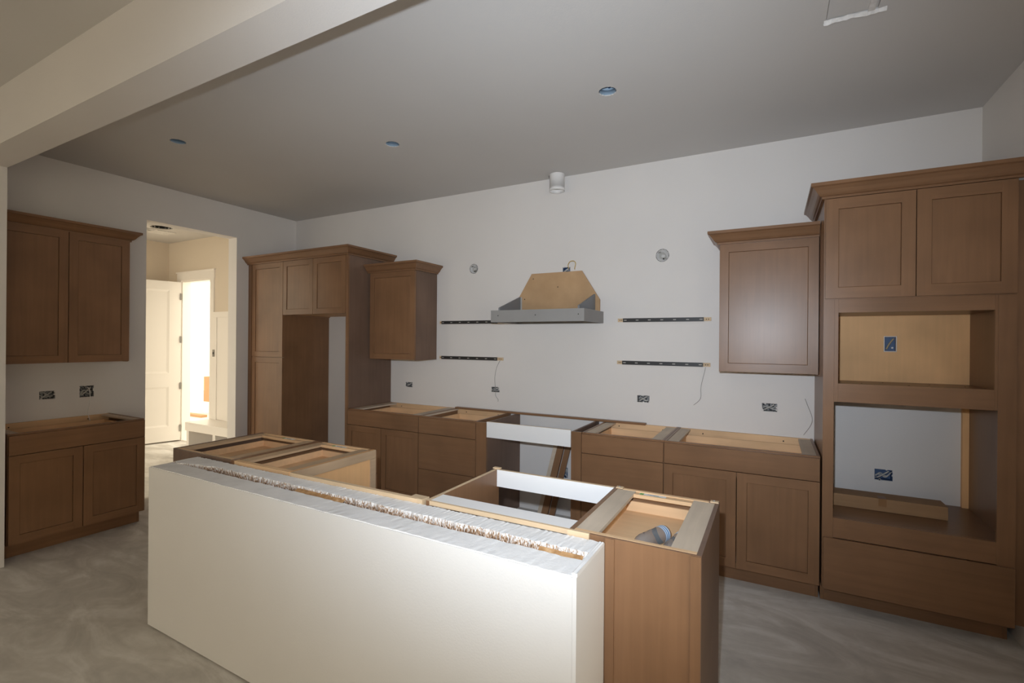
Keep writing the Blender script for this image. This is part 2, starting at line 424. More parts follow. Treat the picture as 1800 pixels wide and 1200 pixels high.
# open door leaf, hinged at the left jamb
dr = bpy.data.objects.new('door_1', None); COL.objects.link(dr)
dr.location = (DX0 + 0.022, YH - 0.03, 0); dr.rotation_euler = (0, 0, math.radians(-104))
struct(dr, 'white two-panel interior door standing open against the hall wall')
mb = MB()
LW = 0.74; zz = (0.02, 0.24, 0.835, 1.035, 2.28, 2.41); sw = 0.14
mb.box(0, sw, -.035, 0, zz[0], zz[5]); mb.box(LW - sw, LW, -.035, 0, zz[0], zz[5])
mb.box(sw, LW - sw, -.035, 0, zz[0], zz[1]); mb.box(sw, LW - sw, -.035, 0, zz[2], zz[3]); mb.box(sw, LW - sw, -.035, 0, zz[4], zz[5])
mb.build('leaf', M['trimwhite'], dr)
for a, b in ((zz[1], zz[2]), (zz[3], zz[4])):
    mb = MB()
    o_ = [(sw, a), (LW - sw, a), (LW - sw, b), (sw, b)]; q = 0.028
    i_ = [(sw + q, a + q), (LW - sw - q, a + q), (LW - sw - q, b - q), (sw + q, b - q)]
    for ys, yd in ((-0.001, -0.014), (-0.034, -0.021)):
        vs = [(p[0], ys, p[1]) for p in o_] + [(p[0], yd, p[1]) for p in i_]
        mb.add(vs, [(0, 1, 5, 4), (1, 2, 6, 5), (2, 3, 7, 6), (3, 0, 4, 7), (4, 5, 6, 7)])
    mb.build('panel', M['trimwhite'], dr)
for z in (0.20, 0.84, 1.54, 2.19):
    MB().box(-0.016, 0.006, -0.004, 0.012, z - 0.05, z + 0.05).build('hinge', M['hinge'], dr)
# concrete apron and far wall outside that door
struct(MB().box(-10, -0.2, 0.401, 7, -0.14, -0.02).build('floor_garage', M['dirt']))

# attic duct opening plate in the hall ceiling
t = thing('ceiling_duct_opening', 'black round duct opening with pale boards in the hall ceiling', 'vent', (hole[0], hole[1], HC))
MB().cyl((0, 0, 0.012), 'z', 0.122, 0.12, 28, caps=(False, True)).build('duct_sleeve', M['black'], t)
mb = MB()
mb.box(-0.42, -0.16, 0.02, 0.26, -0.012, -0.001); mb.box(-0.28, -0.17, -0.16, -0.02, -0.016, -0.001)
mb.build('torn_plate', M['gypsum'], t)
mb = MB(); mb.box(-0.24, -0.20, -0.1, -0.03, -0.019, -0.0165); mb.box(-0.30, -0.25, -0.14, -0.1, -0.019, -0.0165); mb.build('bracket', M['hinge'], t)

# hall bench with cubbies and panelled back
t = thing('hall_bench', 'white built-in cubby bench in the hall right of the open door', 'bench', (-1.87, YH, 0))
BL = 1.70
bx('seat', M['trimwhite'], t, -0.02, BL, -0.345, -0.02, 0.375, 0.40)
bx('apron', M['trimwhite'], t, -0.02, BL, -0.345, -0.325, 0.285, 0.374)
for x in (0.0, 0.62, 1.24):
    bx('cubby_divider', M['trimwhite'], t, x, x + 0.055, -0.335, -0.002, 0, 0.284)
bx('cubby_back', M['wall'], t, 0.055, BL, -0.02, -0.002, 0.02, 0.28)
t = thing('bench_back_panel', 'tall white board-and-batten panel on the wall above the hall bench', 'wall panel', (-1.80, YH, 0.40))
bx('backing', M['trimwhite'], t, 0.0, 1.63, -0.012, -0.001, 0.001, 1.54)
for x in (0.0, 0.28, 0.82, 1.36):
    bx('batten', M['trimwhite'], t, x, x + 0.075, -0.024, -0.0125, 0.001, 1.46)
bx('top_rail', M['trimwhite'], t, -0.01, 1.63, -0.03, -0.0125, 1.461, 1.54)
t = thing('switch_box', 'small dark light switch box on the panel beside the hall doorway', 'switch box', (-1.785, YH - 0.025, 1.30))
bx('box_body', M['hinge'], t, -0.022, 0.022, -0.006, 0.0, 0, 0.10)
bx('toggle', M['black'], t, -0.008, 0.008, -0.011, -0.0065, 0.035, 0.065)
# garage things glimpsed through the bright doorway
t = thing('moving_box', 'tan cardboard box on a white crate seen through the bright doorway', 'box', (-5.05, 2.15, 0.224))
bx('carton', M['cardlight'], t, -0.35, 0.35, -0.25, 0.25, 0, 0.53); bx('tape_strip', M['tape'], t, 0.02, 0.07, -0.252, -0.2505, 0.2, 0.53)
bx('hand_hole', M['hole'], t, -0.02, 0.07, -0.252, -0.2505, 0.06, 0.15)
t = thing('white_crate', 'white crate on the ground under the tan cardboard box outside', 'crate', (-5.05, 2.15, -0.02))
bx('crate_body', M['trimwhite'], t, -0.36, 0.36, -0.26, 0.26, 0, 0.225); bx('lid', M['trimwhite'], t, -0.365, 0.365, -0.265, 0.265, 0.2255, 0.243)
t = thing('wood_plank', 'pale orange plank lying on the ground outside the bright doorway', 'plank', (-5.25, 1.55, -0.02))
bx('plank', M['cardlight'], t, -0.14, 0.5, -0.06, 0.06, 0, 0.045)

# ------------------------------------------------------------------ electrical boxes
def box_thing(name, label, cat, loc, rotz, w, h, mat, seed, vertical=False, mud=0.5, group=None, cablemat='cable'):
    """box sunk in the wall; local x along the wall, +y into the wall, z up"""
    rnd = random.Random(seed)
    t = thing(name, label, cat, loc, rotz, group)
    mb = MB(); e = 0.0015
    mb.box(-w / 2 + e, w / 2 - e, 0.050, 0.056, -h / 2 + e, h / 2 - e)
    mb.box(-w / 2 + e, -w / 2 + .004, 0.004, 0.05, -h / 2 + e, h / 2 - e).box(w / 2 - .004, w / 2 - e, 0.004, 0.05, -h / 2 + e, h / 2 - e)
    mb.box(-w / 2 + .004, w / 2 - .004, 0.004, 0.05, -h / 2 + e, -h / 2 + .004).box(-w / 2 + .004, w / 2 - .004, 0.004, 0.05, h / 2 - .004, h / 2 - e)
    mb.build('box_body', mat, t)
    a, b = (w, h) if w > h else (h, w)
    mb = MB()
    for k in range(2):
        p = []
        for s in (-0.42, -0.15, 0.15, 0.42):
            along, across = s * a, rnd.uniform(-.30, .30) * b
            p.append((along, 0.012 + rnd.random() * 0.02, across) if w > h else (across, 0.012 + rnd.random() * 0.02, along))
        mb.tube(p, 0.0042, 6)
    p0 = (-0.36 * w, 0.016, -0.34 * h); p1 = (0.30 * w, 0.010, 0.36 * h)
    mb.tube([p0, ((p0[0] + p1[0]) / 2, 0.008, 0), p1], 0.0055, 6)
    mb.build('cable', M[cablemat], t)
    mb = MB()
    for k in range(5):   # dried plaster smears on the rim
        s = rnd.choice((-1, 1)); r = rnd.uniform(0.004, 0.009)
        if rnd.random() < 0.5: c = (rnd.uniform(-.45, .45) * w, 0.0, s * (h / 2 - r * .4))
        else: c = (s * (w / 2 - r * .4), 0.0, rnd.uniform(-.45, .45) * h)
        mb.add([(c[0] + r * math.cos(q) * rnd.uniform(.6, 1.3), c[1] + yy, c[2] + r * math.sin(q) * rnd.uniform(.6, 1.3)) for yy in (0.003, -0.0015) for q in (0, 1, 2, 3, 4, 5)],
               [(0, 1, 2, 3, 4, 5), (11, 10, 9, 8, 7, 6)] + [(i, (i + 1) % 6, (i + 1) % 6 + 6, i + 6) for i in range(6)])
    mb.build('plaster_smear', M['gypsum'], t)['kind'] = 'stuff'
    for s in (-1, 1):
        c = (s * (a / 2 - .006), 0.006, s * b * .3) if w > h else (s * b * .3, 0.006, s * (a / 2 - .006))
        MB().cyl((c[0], c[1] - .003, c[2]), 'y', 0.003, 0.006, 8).build('mounting_screw', M['zinc'], t)
    return t
lab = ['small outlet box behind the corner beside the tall fridge panel', 'outlet box with a dangling wire left of the white cooktop spreader',
       'outlet box below the shelf rails right of the hood', 'outlet box on the back wall below the right wall cabinet',
       'blue outlet box on the wall inside the lower oven opening', 'blue outlet box low on the wall behind the leaning boards',
       'blue box on the wall just above the tan hood board']
mats = [M['boxgrey']] * 4 + [M['blue']] * 3
for i, r in enumerate(out_back):
    w, h = r[1] - r[0], r[3] - r[2]
    box_thing('outlet_box', lab[i], 'outlet box', ((r[0] + r[1]) / 2, 0, (r[2] + r[3]) / 2), 0, w, h, mats[i], 10 + i, group=None)
for i, r in enumerate(out_left):
    w, h = r[1] - r[0], r[3] - r[2]
    box_thing('outlet_box', ['ragged black outlet box near the left end above the left counter', 'square black outlet box with a hanging white wire on the left wall'][i],
              'outlet box', (0, (r[0] + r[1]) / 2, (r[2] + r[3]) / 2), math.pi / 2, w, h, M['boxgrey'], 30 + i)
# round junction boxes
for i, (x, z, r) in enumerate(rounds):
    t = thing('round_junction_box', ['round metal light box left of the hood, high on the back wall', 'round metal light box right of the hood, high on the back wall'][i], 'junction box', (x, 0, z))
    mb = MB(); mb.lathe((0, 0, 0), 'y', [(r * .93, 0.001), (r * .93, 0.022), (0.001, 0.022)], 28); mb.lathe((0, 0, 0), 'y', [(r * .93, 0.001), (r * .86, 0.001), (r * .86, 0.022)], 28)
    mb.build('box_body', M['dustbox'], t)
    MB().lathe((0, 0, 0), 'y', [(r * .935, -0.0006), (r * 1.005, -0.0006), (r * 1.005, 0.004), (r * .935, 0.004), (r * .935, -0.0006)], 32).build('rim_gap', M['boxgrey'], t)
    mb = MB(); rnd = random.Random(50 + i)
    for k in range(7):
        a0 = rnd.uniform(0, 6.28); p = [(r * .6 * math.cos(a0 + s * 1.2) * rnd.uniform(.4, 1), 0.012 + 0.012 * rnd.random(), r * .6 * math.sin(a0 + s * 1.2) * rnd.uniform(.4, 1)) for s in range(4)]
        mb.tube(p, 0.0042, 6)
    mb.build('cable', M['cable'], t)
    for s in (-1, 1):
        mb = MB(); mb.box(s * r * .45 - .012, s * r * .45 + .012, 0.006, 0.008, -s * r * .5 - .006, -s * r * .5 + .006); mb.build('mounting_ear', M['hinge'], t)
    MB().cyl((-r * .15, .02, r * .35), 'y', r * .16, .003, 12).build('knockout', M['boxgrey'], t)
    MB().cyl((r * .15, .004, -r * .52), 'y', r * .12, .012, 10).build('wire_end', M['hole'], t)
# recessed light rough-ins
for i, c in enumerate(can_spots):
    t = thing('recessed_light_can', ['pale blue ceiling light box nearest the header beam, at left', 'pale blue ceiling light box in the middle of the ceiling',
              'pale blue ceiling light box at right, the largest in view'][i], 'ceiling light', (c[0], c[1], HC))
    mb = MB(); mb.lathe((0, 0, 0), 'z', [(0.053, 0.031), (0.053, 0.075), (0.001, 0.075)], 24); mb.lathe((0, 0, 0), 'z', [(0.0475, 0.003), (0.0475, 0.031), (0.053, 0.031)], 24); mb.build('can_body', M['paleblue'], t)
    mb = MB(); rnd = random.Random(70 + i)
    for k in range(3):
        a = rnd.uniform(0, 6.28); rr = rnd.uniform(.02, .04)
        mb.cyl((rr * math.cos(a), rr * math.sin(a), .045), 'z', rnd.uniform(.003, .007), .029, 7, r2=rnd.uniform(.004, .009))
    mb.build('plaster_lump', M['gypsum'], t)['kind'] = 'stuff'
    MB().box(-.008, .004, -.045, .045, .04, .05).build('strap', M['blue'], t)
    MB().cyl((.02, .012, .035), 'z', .010, .039, 10).build('socket_post', M['blue'], t)
# torn drywall patch on the ceiling
t = thing('ceiling_patch', 'square drywall patch with a torn white lip in the ceiling at upper right', 'ceiling patch', (5.5625, -1.495, HC))
bx('patch_board', M['ceil'], t, -.095, .095, -.102, .100, 0.004, 0.011)
mb = MB(); rnd = random.Random(5); n = 16
vs = []
for k in range(n + 1):
    x = -.105 + .235 * k / n; y = 0.105 + rnd.uniform(-.004, .004) + (0.012 * (k / n) ** 2); w = rnd.uniform(.008, .016)
    vs += [(x, y - w, -.001), (x, y, -.012 - rnd.uniform(0, .006)), (x, y + w * .6, -.001)]
fs = []
for k in range(n):
    for j in range(2): fs.append((k * 3 + j, k * 3 + j + 1, k * 3 + j + 4, k * 3 + j + 3))
mb.add(vs, fs); mb.build('torn_lip', M['gypsum'], t)
mb = MB(); mb.box(.06, .085, -.10, .10, -.006, .0035); mb.build('loose_tape', M['gypsum'], t)
# white duct stub at ceiling / back wall
t = thing('vent_pipe_stub', 'short white vent pipe stub on the ceiling above the hood', 'vent pipe', (3.575, -0.088, 2.885))
mb = MB(); mb.lathe((0, 0, 0), 'z', [(.066, .147), (.066, .03), (.068, .03), (.068, 0), (.063, 0), (.063, .03)], 36); mb.build('pipe', M['pvc'], t)
MB().cyl((0, 0, .03), 'z', .063, .004, 36).build('end_disc', M['gypsum'], t)
bx('mounting_screw', M['hinge'], t, -.078, -.068, -.006, .006, .128, .146)

# ------------------------------------------------------------------ cabinet builders
# local frame: x along the run, y=0 at the back, front towards -y, z up
def shaker(parent, x0, x1, z0, z1, yb, sw=0.057, th=0.02, label=None):
    mb = MB(); yf = yb - th
    mb.slot(0).box(x0, x0 + sw, yf, yb - .0005, z0, z1).box(x1 - sw, x1, yf, yb - .0005, z0, z1)
    mb.slot(1).box(x0 + sw, x1 - sw, yf + .0004, yb - .0005, z0, z0 + sw).box(x0 + sw, x1 - sw, yf + .0004, yb - .0005, z1 - sw, z1)
    d = mb.build('door', [M['brown_v'], M['brown_h']], parent)
    mb = MB()
    a, b, c, e = x0 + sw + .0005, x1 - sw - .0005, z0 + sw + .0005, z1 - sw - .0005
    yp = yf + 0.006; q = 0.003
    # flat panel with a tiny routed quirk round its edge
    o_ = [(a, c), (b, c), (b, e), (a, e)]; i_ = [(a + q, c + q), (b - q, c + q), (b - q, e - q), (a + q, e - q)]
    vs = [(p[0], yp + .002, p[1]) for p in o_] + [(p[0], yp, p[1]) for p in i_] + [(p[0], yb - .003, p[1]) for p in o_]
    mb.add(vs, [(4, 5, 6, 7), (0, 1, 5, 4), (1, 2, 6, 5), (2, 3, 7, 6), (3, 0, 4, 7), (8, 9, 10, 11), (0, 1, 9, 8), (1, 2, 10, 9), (2, 3, 11, 10), (3, 0, 8, 11)])
    mb.build('panel', M['brown_v'], d)
    return d
def slab(name, parent, x0, x1, z0, z1, yb, th=0.02, mt=None):
    return MB().box(x0, x1, yb - th, yb - .0005, z0, z1).build(name, mt or M['brown_h'], parent, bevel=0.0015)

CROWN = [(0.0, 0.0), (0.014, 0.0), (0.014, 0.012), (0.024, 0.016), (0.034, 0.026), (0.046, 0.044), (0.060, 0.060), (0.072, 0.066), (0.072, 0.084), (0.0, 0.084)]
def crown(path, z0, parent=None, name='crown_molding', h=0.084):
    P = [Vector(p) for p in path]; k = h / 0.084
    dirs = [(P[i + 1] - P[i]).normalized() for i in range(len(P) - 1)]
    nor = [Vector((d.y, -d.x)) for d in dirs]
    mb = MB(); n = len(CROWN); vs = []
    for i, p in enumerate(P):
        if i == 0: mm = nor[0]
        elif i == len(P) - 1: mm = nor[-1]
        else: mm = (nor[i - 1] + nor[i]) / (1 + nor[i - 1].dot(nor[i]))
        for o_, z in CROWN:
            q = p + mm * (o_ + 0.0006) ; vs.append((q.x, q.y, z0 + z * k))
    fs = [tuple(range(n)), tuple(range((len(P) - 1) * n, len(P) * n))]
    for i in range(len(P) - 1):
        for j in range(n):
            jj = (j + 1) % n
            fs.append((i * n + j, i * n + jj, (i + 1) * n + jj, (i + 1) * n + j))
    mb.add(vs, fs)
    return mb.build(name, M['brown_h'], parent)

def wall_cab(t, w, z0, z1, d=0.33, doors=1, outer=None, underside=None):
    outer = outer or M['brown_v']
    mb = MB()
    mb.box(0, 0.016, -d, 0, z0, z1).box(w - 0.016, w, -d, 0, z0, z1)
    mb.box(.016, w - .016, -d, 0, z1 - .016, z1).box(.016, w - .016, -.008, 0, z0 + .016, z1 - .016)
    mb.build('body', outer, t)
    bx('bottom_panel', underside or M['brown_h'], t, .0162, w - .0162, -d + .001, 0, z0 + .012, z0 + .028)
    mb = MB(); mb.box(.0162, .038, -d + .0005, -d + .018, z0 + .03, z1 - .02).box(w - .038, w - .0162, -d + .0005, -d + .018, z0 + .03, z1 - .02)
    mb.build('face_frame', M['brown_v'], t)
    g = .0025; n = doors
    for k in range(n):
        a = k * w / n + (g if k else g); b = (k + 1) * w / n - g
        shaker(t, a, b, z0 + .004, z1 - .006, -d)

H = 0.88
def base_cab(t, w, d=0.60, fronts='doors', drawer_h=0.138, left_m=None, right_m=None, back_m=None, strips=True, inner_floor=0.775, sticker=None, toe=True,
             strip_w=0.09, top_reveal=0.012, frontrail_m=None, ndoors=2, strip_m=None):
    lm = left_m or M['brown_v']; rm = right_m or M['brown_v']
    prof = [(-0.0, 0.0), (-d + 0.075, 0.0), (-d + 0.075, 0.105), (-d, 0.105), (-d, H), (0, H)]
    MB().prism(prof, 'x', 0, 0.016).build('side_panel', lm, t)
    MB().prism(prof, 'x', w - 0.016, w).build('side_panel', rm, t)
    bx('back_panel', back_m or M['birch'], t, .0165, w - .0165, -.012, -.0005, 0, H - .002)
    bx('bottom_panel', M['birch'], t, .0165, w - .0165, -d + .02, -.0125, .105, .12)
    bx('toe_kick', M['brown_h'], t, .0165, w - .0165, -d + .075, -d + .09, 0.0, .104)
    mb = MB(); fr = frontrail_m or M['brown_h']
    mb.slot(0).box(.0165, .04, -d, -d + .019, .106, H - .001).box(w - .04, w - .0165, -d, -d + .019, .106, H - .001)
    mb.slot(1).box(.0402, w - .0402, -d, -d + .019, H - .035, H - .001).box(.0402, w - .0402, -d, -d + .019, H - .19, H - .16)
    mb.box(.0402, w - .0402, -d, -d + .019, .106, .14)
    mb.build('face_frame', [M['brown_v'], fr], t)
    bx('back_rail', M['birch'], t, .0165, w - .0165, -.030, -.0125, H - .11, H - .001)
    if strips:
        for a, b in ((.0165, strip_w), (w - strip_w, w - .0165)):
            bx('top_strip', strip_m or M['greyboard'], t, a, b, -d + .0195, -.0305, H - .016, H - .003)
    # drawer (front + box)
    yb = -d
    zt = H - top_reveal; z1 = zt - drawer_h
    g = .0025
    if fronts == 'drawers':
        zs = [(z1, zt), (z1 - .004 - .312, z1 - .004), (.112, z1 - .004 - .312 - .004)]
    else:
        zs = [(z1, zt)]
    for i, (a, b) in enumerate(zs):
        f = slab('drawer', t, g, w - g, a, b, yb)
        if i == 0:
            mb = MB(); x0, x1 = .05, w - .05; ya, yc = -d + .022, -.05; za, zb = inner_floor, H - .045
            mb.box(x0, x0 + .012, ya, yc, za, zb).box(x1 - .012, x1, ya, yc, za, zb)
            mb.box(x0 + .012, x1 - .012, ya, ya + .012, za, zb).box(x0 + .012, x1 - .012, yc - .012, yc, za, zb)
            mb.box(x0 + .012, x1 - .012, ya + .012, yc - .012, za, za + .006)
            mb.build('drawer_box', M['birch'], f)
    if fronts == 'doors':
        for k in range(ndoors):
            shaker(t, k * w / ndoors + g, (k + 1) * w / ndoors - g, .112, z1 - .004, yb)
    for x in (.2, .8):
        MB().cyl((w * x, -.0312, H - .03), 'y', .005, .0015, 8).build('screw_hole', M['hole'], t)
    if sticker is not None:
        mb = MB(); a, b = strip_w + .001, w - strip_w - .001
        mb.box(a, b, -d + .0195, -d + .068, H - .016, H - .006).box(a, b, -d + .060, -d + .068, H - .0058, H - .001)
        mb.build('front_stretcher', M['birch'], t)
        s = MB(); q = sticker; zz_ = H - .0058
        s.slot(0).box(q, q + .115, -d + .022, -d + .056, zz_, zz_ + .0006)
        s.slot(1).box(q + .096, q + .113, -d + .024, -d + .054, zz_ + .0007, zz_ + .0010).box(q + .02, q + .05, -d + .046, -d + .053, zz_ + .0007, zz_ + .0010)
        s.slot(2).box(q + .03, q + .08, -d + .029, -d + .0315, zz_ + .0007, zz_ + .001).box(q + .03, q + .07, -d + .037, -d + .039, zz_ + .0007, zz_ + .001)
        s.build('paper_sticker', [M['paper'], M['green'], M['ink']], t)

# ------------------------------------------------------------------ left wall units (fronts face +X)
R90 = math.pi / 2
t = thing('base_cabinet', 'dark brown two-door base cabinet on the left wall beside the hall opening', 'cabinet', (0.002, -2.745, 0), R90)
base_cab(t, 0.825, d=0.608, strip_w=.07)
t = thing('wall_cabinet', 'dark brown two-door wall cabinet on the left wall beside the hall opening', 'cabinet', (0.002, -2.745, 0), R90)
wall_cab(t, 0.825, 1.352, 2.40, d=0.33, doors=2)
crown([(0, -.33), (.825, -.33), (.825, 0)], 2.39, t)
# hanging wire
tag(MB().tube([(0.008, -2.085, 1.125), (0.03, -2.075, 1.10), (0.035, -2.072, 1.0), (0.035, -2.085, 0.9), (0.035, -2.068, 0.82)], .003).build('white_wire', M['pvc']),
    'thin white wire hanging from the square box on the left wall', 'wire')

# ------------------------------------------------------------------ pantry / fridge surround
t = thing('pantry_cabinet', 'tall narrow brown pantry cabinet in the far left corner', 'cabinet', (0.06, -0.002, 0))
w = 0.546; d = 0.60
mb = MB(); mb.prism([(0, 0), (-d + .075, 0), (-d + .075, .105), (-d, .105), (-d, 2.40), (0, 2.40)], 'x', 0, .018); mb.build('side_panel', M['brown_v'], t)
mb = MB(); mb.prism([(0, 0), (-d + .075, 0), (-d + .075, .105), (-d, .105), (-d, 2.40), (0, 2.40)], 'x', w - .018, w); mb.build('side_panel', M['brown_v'], t)
mb = MB(); mb.box(.0185, w - .0185, -.01, -.001, 0, 2.40).box(.0185, w - .0185, -d, -.011, 2.38, 2.40).box(.0185, w - .0185, -d, -.011, .105, .12); mb.build('back_panel', M['brown_v'], t)
mb = MB(); mb.box(.0185, .04, -d, -d + .019, .121, 2.379).box(w - .04, w - .0185, -d, -d + .019, .121, 2.379).box(.041, w - .041, -d, -d + .019, 1.33, 1.38); mb.build('face_frame', M['brown_v'], t)
bx('toe_kick', M['brown_h'], t, .0185, w - .0185, -d + .075, -d + .09, 0, .104)
shaker(t, .018, w - .003, 1.362, 2.395, -d); shaker(t, .018, w - .003, .112, 1.356, -d)
tag(bx('filler_strip', M['brown_v'], None, 0.002, 0.0585, -0.618, -0.598, 0.105, 2.40), 'narrow brown filler strip between the pantry and the corner wall', 'filler')
t = thing('bridge_cabinet', 'brown two-door cabinet bridging over the fridge space', 'cabinet', (0.607, -0.002, 0))
w = 0.946
wall_cab(t, w, 1.815, 2.40, d=.60, doors=2, underside=M['birch'])
t = thing('fridge_end_panel', 'tall brown end panel right of the fridge space', 'panel', (1.555, -0.002, 0))
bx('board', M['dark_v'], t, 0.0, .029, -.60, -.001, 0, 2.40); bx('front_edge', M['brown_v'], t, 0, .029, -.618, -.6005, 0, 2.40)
tag(crown([(0.002, -.622), (1.585, -.622), (1.585, -.002)], 2.395), 'brown crown molding over the pantry and fridge surround', 'crown molding')
# corner wall cabinet
t = thing('wall_cabinet', 'single-door brown wall cabinet right of the fridge panel', 'cabinet', (1.61, -0.002, 0))
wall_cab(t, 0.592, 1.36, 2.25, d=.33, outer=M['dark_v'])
crown([(-.02, -.35), (.593, -.35), (.593, 0)], 2.24, t)
# ------------------------------------------------------------------ base run, left of cooktop gap
t = thing('base_cabinet', 'brown double-door base cabinet next to the tall fridge panel', 'cabinet', (1.588, -0.002, 0))
base_cab(t, 0.888, strip_w=.11)
t = thing('base_cabinet', 'brown three-drawer base cabinet left of the white cooktop spreader', 'cabinet', (2.478, -0.002, 0))
base_cab(t, 0.606, fronts='drawers', strip_w=.03)
t = thing('cooktop_filler', 'brown filler and end panel left of the cooktop gap', 'filler', (3.086, -0.002, 0))
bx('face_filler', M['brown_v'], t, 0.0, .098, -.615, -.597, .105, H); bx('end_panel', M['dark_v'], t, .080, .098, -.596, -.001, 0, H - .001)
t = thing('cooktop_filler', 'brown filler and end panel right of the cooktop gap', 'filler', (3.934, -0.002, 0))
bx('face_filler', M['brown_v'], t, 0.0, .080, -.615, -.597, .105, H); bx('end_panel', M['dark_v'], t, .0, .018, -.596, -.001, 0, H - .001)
t = thing('base_cabinet', 'brown three-drawer base cabinet right of the white cooktop spreader', 'cabinet', (4.016, -0.002, 0))
base_cab(t, 0.594, fronts='drawers')
t = thing('base_cabinet', 'wide brown double-door base cabinet beside the oven tower', 'cabinet', (4.612, -0.002, 0))
base_cab(t, 0.906)
t = thing('spreader_board', 'white spreader board across the cooktop gap in the back run', 'board', (3.190, -0.60, 0.76))
bx('board', M['melamine'], t, 0, .740, -.018, 0, 0, .128)
bx('raw_edge', M['pine'], t, 0.001, .739, -.0175, -.0005, .1281, .1286)
o = bx('scribe_board', M['greyboard'], None, 2.487, 4.361, -.070, -.028, H + .0005, H + .017, bevel=.001)
o.data.materials.clear(); o.data.materials.append(M['brown_h'])
tag(o, 'long loose brown trim board lying along the back of the base run', 'board')
# leaning boards in the gap
def leaning(name, label, x_top, x_bot, ytop, ybot, wd, th, zt, mt, holes=True):
    t = thing(name, label, 'board', (x_bot, ybot, 0.003))
    tilt = math.atan2(x_top - x_bot, zt); lean = math.atan2(ytop - ybot, zt)
    t.rotation_euler = (-lean, tilt, 0)
    Ln = zt / math.cos(tilt)
    bx('stick', mt, t, 0, wd, -th, 0, 0.015, Ln)
    if holes:
        for z in (Ln * .38, Ln * .86): MB().cyl((wd * .5, -th - .0004, z), 'y', .006, .0012, 8).build('screw_hole', M['hole'], t)
leaning('leaning_stick', 'pale grey strip, leftmost of the sticks leaning in the cooktop gap', 3.572, 3.43, -.03, -.14, .040, .012, .74, M['greyboard'], False)
leaning('leaning_stick', 'brown stick with screw holes, left of the two leaning in the gap', 3.615, 3.475, -.030, -.150, .058, .024, .745, M['brown_v'])
leaning('leaning_stick', 'brown stick with screw holes, right of the two leaning in the gap', 3.679, 3.539, -.010, -.130, .050, .016, .75, M['brown_v'])
# ------------------------------------------------------------------ hood
t = thing('range_hood_frame', 'grey hood tray with tan backing board and grey gussets on the back wall', 'range hood', (3.144, -0.002, 1.715))
w, d, h = .838, .485, .10
mb = MB(); mb.box(0, w, -d, -d + .018, 0, h).box(0, .018, -d + .018, 0, 0, h).box(w - .018, w, -d + .018, 0, 0, h)
mb.box(.018, w - .018, -.018, 0, 0, h); mb.build('tray', M['grey'], t)
bx('tray_bottom', M['grey'], t, .018, w - .018, -d + .018, -.018, .022, .034)
mb = MB(); pts = [(.03, .101), (.03, .252), (.158, .462), (.645, .463), (.810, .204), (.810, .101)]
mb.prism(pts, 'y', -.022, -.004); mb.build('backing_board', M['mdf'], t)
for x in (.03, .756):
    MB().prism([(-.41, .101), (-.41, .128), (-.0225, .253), (-.0225, .101)], 'x', x, x + .015).build('gusset', M['greyblue'], t)
bx('steel_strip', M['slot'], t, .0455, .060, -.0235, -.0222, .101, .25)
for x, z in ((.085, .12), (.175, .415), (.42, .33), (.088, .23), (.60, .13)):
    MB().cyl((x, -.0238, z), 'y', .005, .0016, 8).build('screw_hole', M['hole'], t)
for x in (.07, .42, .79):
    MB().cyl((x, -d - .0012, .055), 'y', .0045, .0016, 8).build('tray_screw', M['hole'], t)
# yellow cable
tag(MB().tube([(3.655, .01, 2.205), (3.663, -.03, 2.235), (3.69, -.045, 2.262), (3.725, -.045, 2.262), (3.738, -.04, 2.24), (3.728, -.035, 2.205), (3.73, -.04, 2.19)], .0035).build('yellow_cable', M['yellow']),
    'yellow cable looping from the blue box above the hood', 'cable')
# ------------------------------------------------------------------ floating shelf rails
def rail(label, x0, x1, z, tl, tr, seed):
    t = thing('shelf_rail', label, 'shelf bracket', (x0, -0.001, z))
    L_ = x1 - x0; hh = .013
    bx('wood_backing', M['pine'], t, 0, L_, -.010, 0, -hh - .001, hh + .002)
    b = bx('steel_bar', M['black'], t, tl, L_ - tr, -.016, -.0103, -hh - .003, hh + .003)
    n = 7
    for k in range(n):
        x = tl + .02 + (L_ - tl - tr - .04) * k / (n - 1)
        MB().box(x - .011, x + .011, -.0172, -.0162, -.003, .003).build('slot', M['slot'], b)
    for x in (tl * .4, tl * .7, L_ - tr * .35, L_ - tr * .65):
        MB().cyl((x, -.0108, 0), 'y', .004, .001, 8).build('screw_hole', M['hole'], t)
rail('black shelf rail partly behind the hood, upper left', 2.246, 2.997, 1.740, .027, .06, 1)
rail('black shelf rail below the upper one, left of the hood', 2.247, 2.997, 1.383, .027, .062, 2)
rail('black shelf rail right of the hood, upper of two', 4.110, 4.844, 1.738, .045, .053, 3)
rail('black shelf rail right of the hood, lower of two', 4.106, 4.841, 1.383, .045, .053, 4)
# thin wires on the wall
tag(MB().tube([(4.806, -.012, 1.365), (4.80, -.012, 1.33), (4.775, -.02, 1.21), (4.772, -.02, 1.12), (4.723, -.03, 1.067)], .0018).build('thin_wire', M['wiregrey']), 'thin grey wire hanging below the lower right shelf rail', 'wire')
tag(MB().tube([(5.47, -.004, 1.16), (5.487, -.02, 1.11), (5.512, -.03, 1.035), (5.505, -.03, .98), (5.461, -.03, .906)], .0018).build('thin_wire', M['wiregrey']), 'thin grey wire bent against the oven tower side', 'wire')
tag(MB().tube([(2.97, -.016, 1.372), (2.925, -.004, 1.30), (2.905, -.004, 1.20), (2.915, -.006, 1.075), (2.92, -.012, 1.03), (2.953, -.02, .995), (2.951, -.02, .975)], .0018).build('thin_wire', M['wiregrey']), 'thin grey wire running from the lower left shelf rail past the outlet box', 'wire')
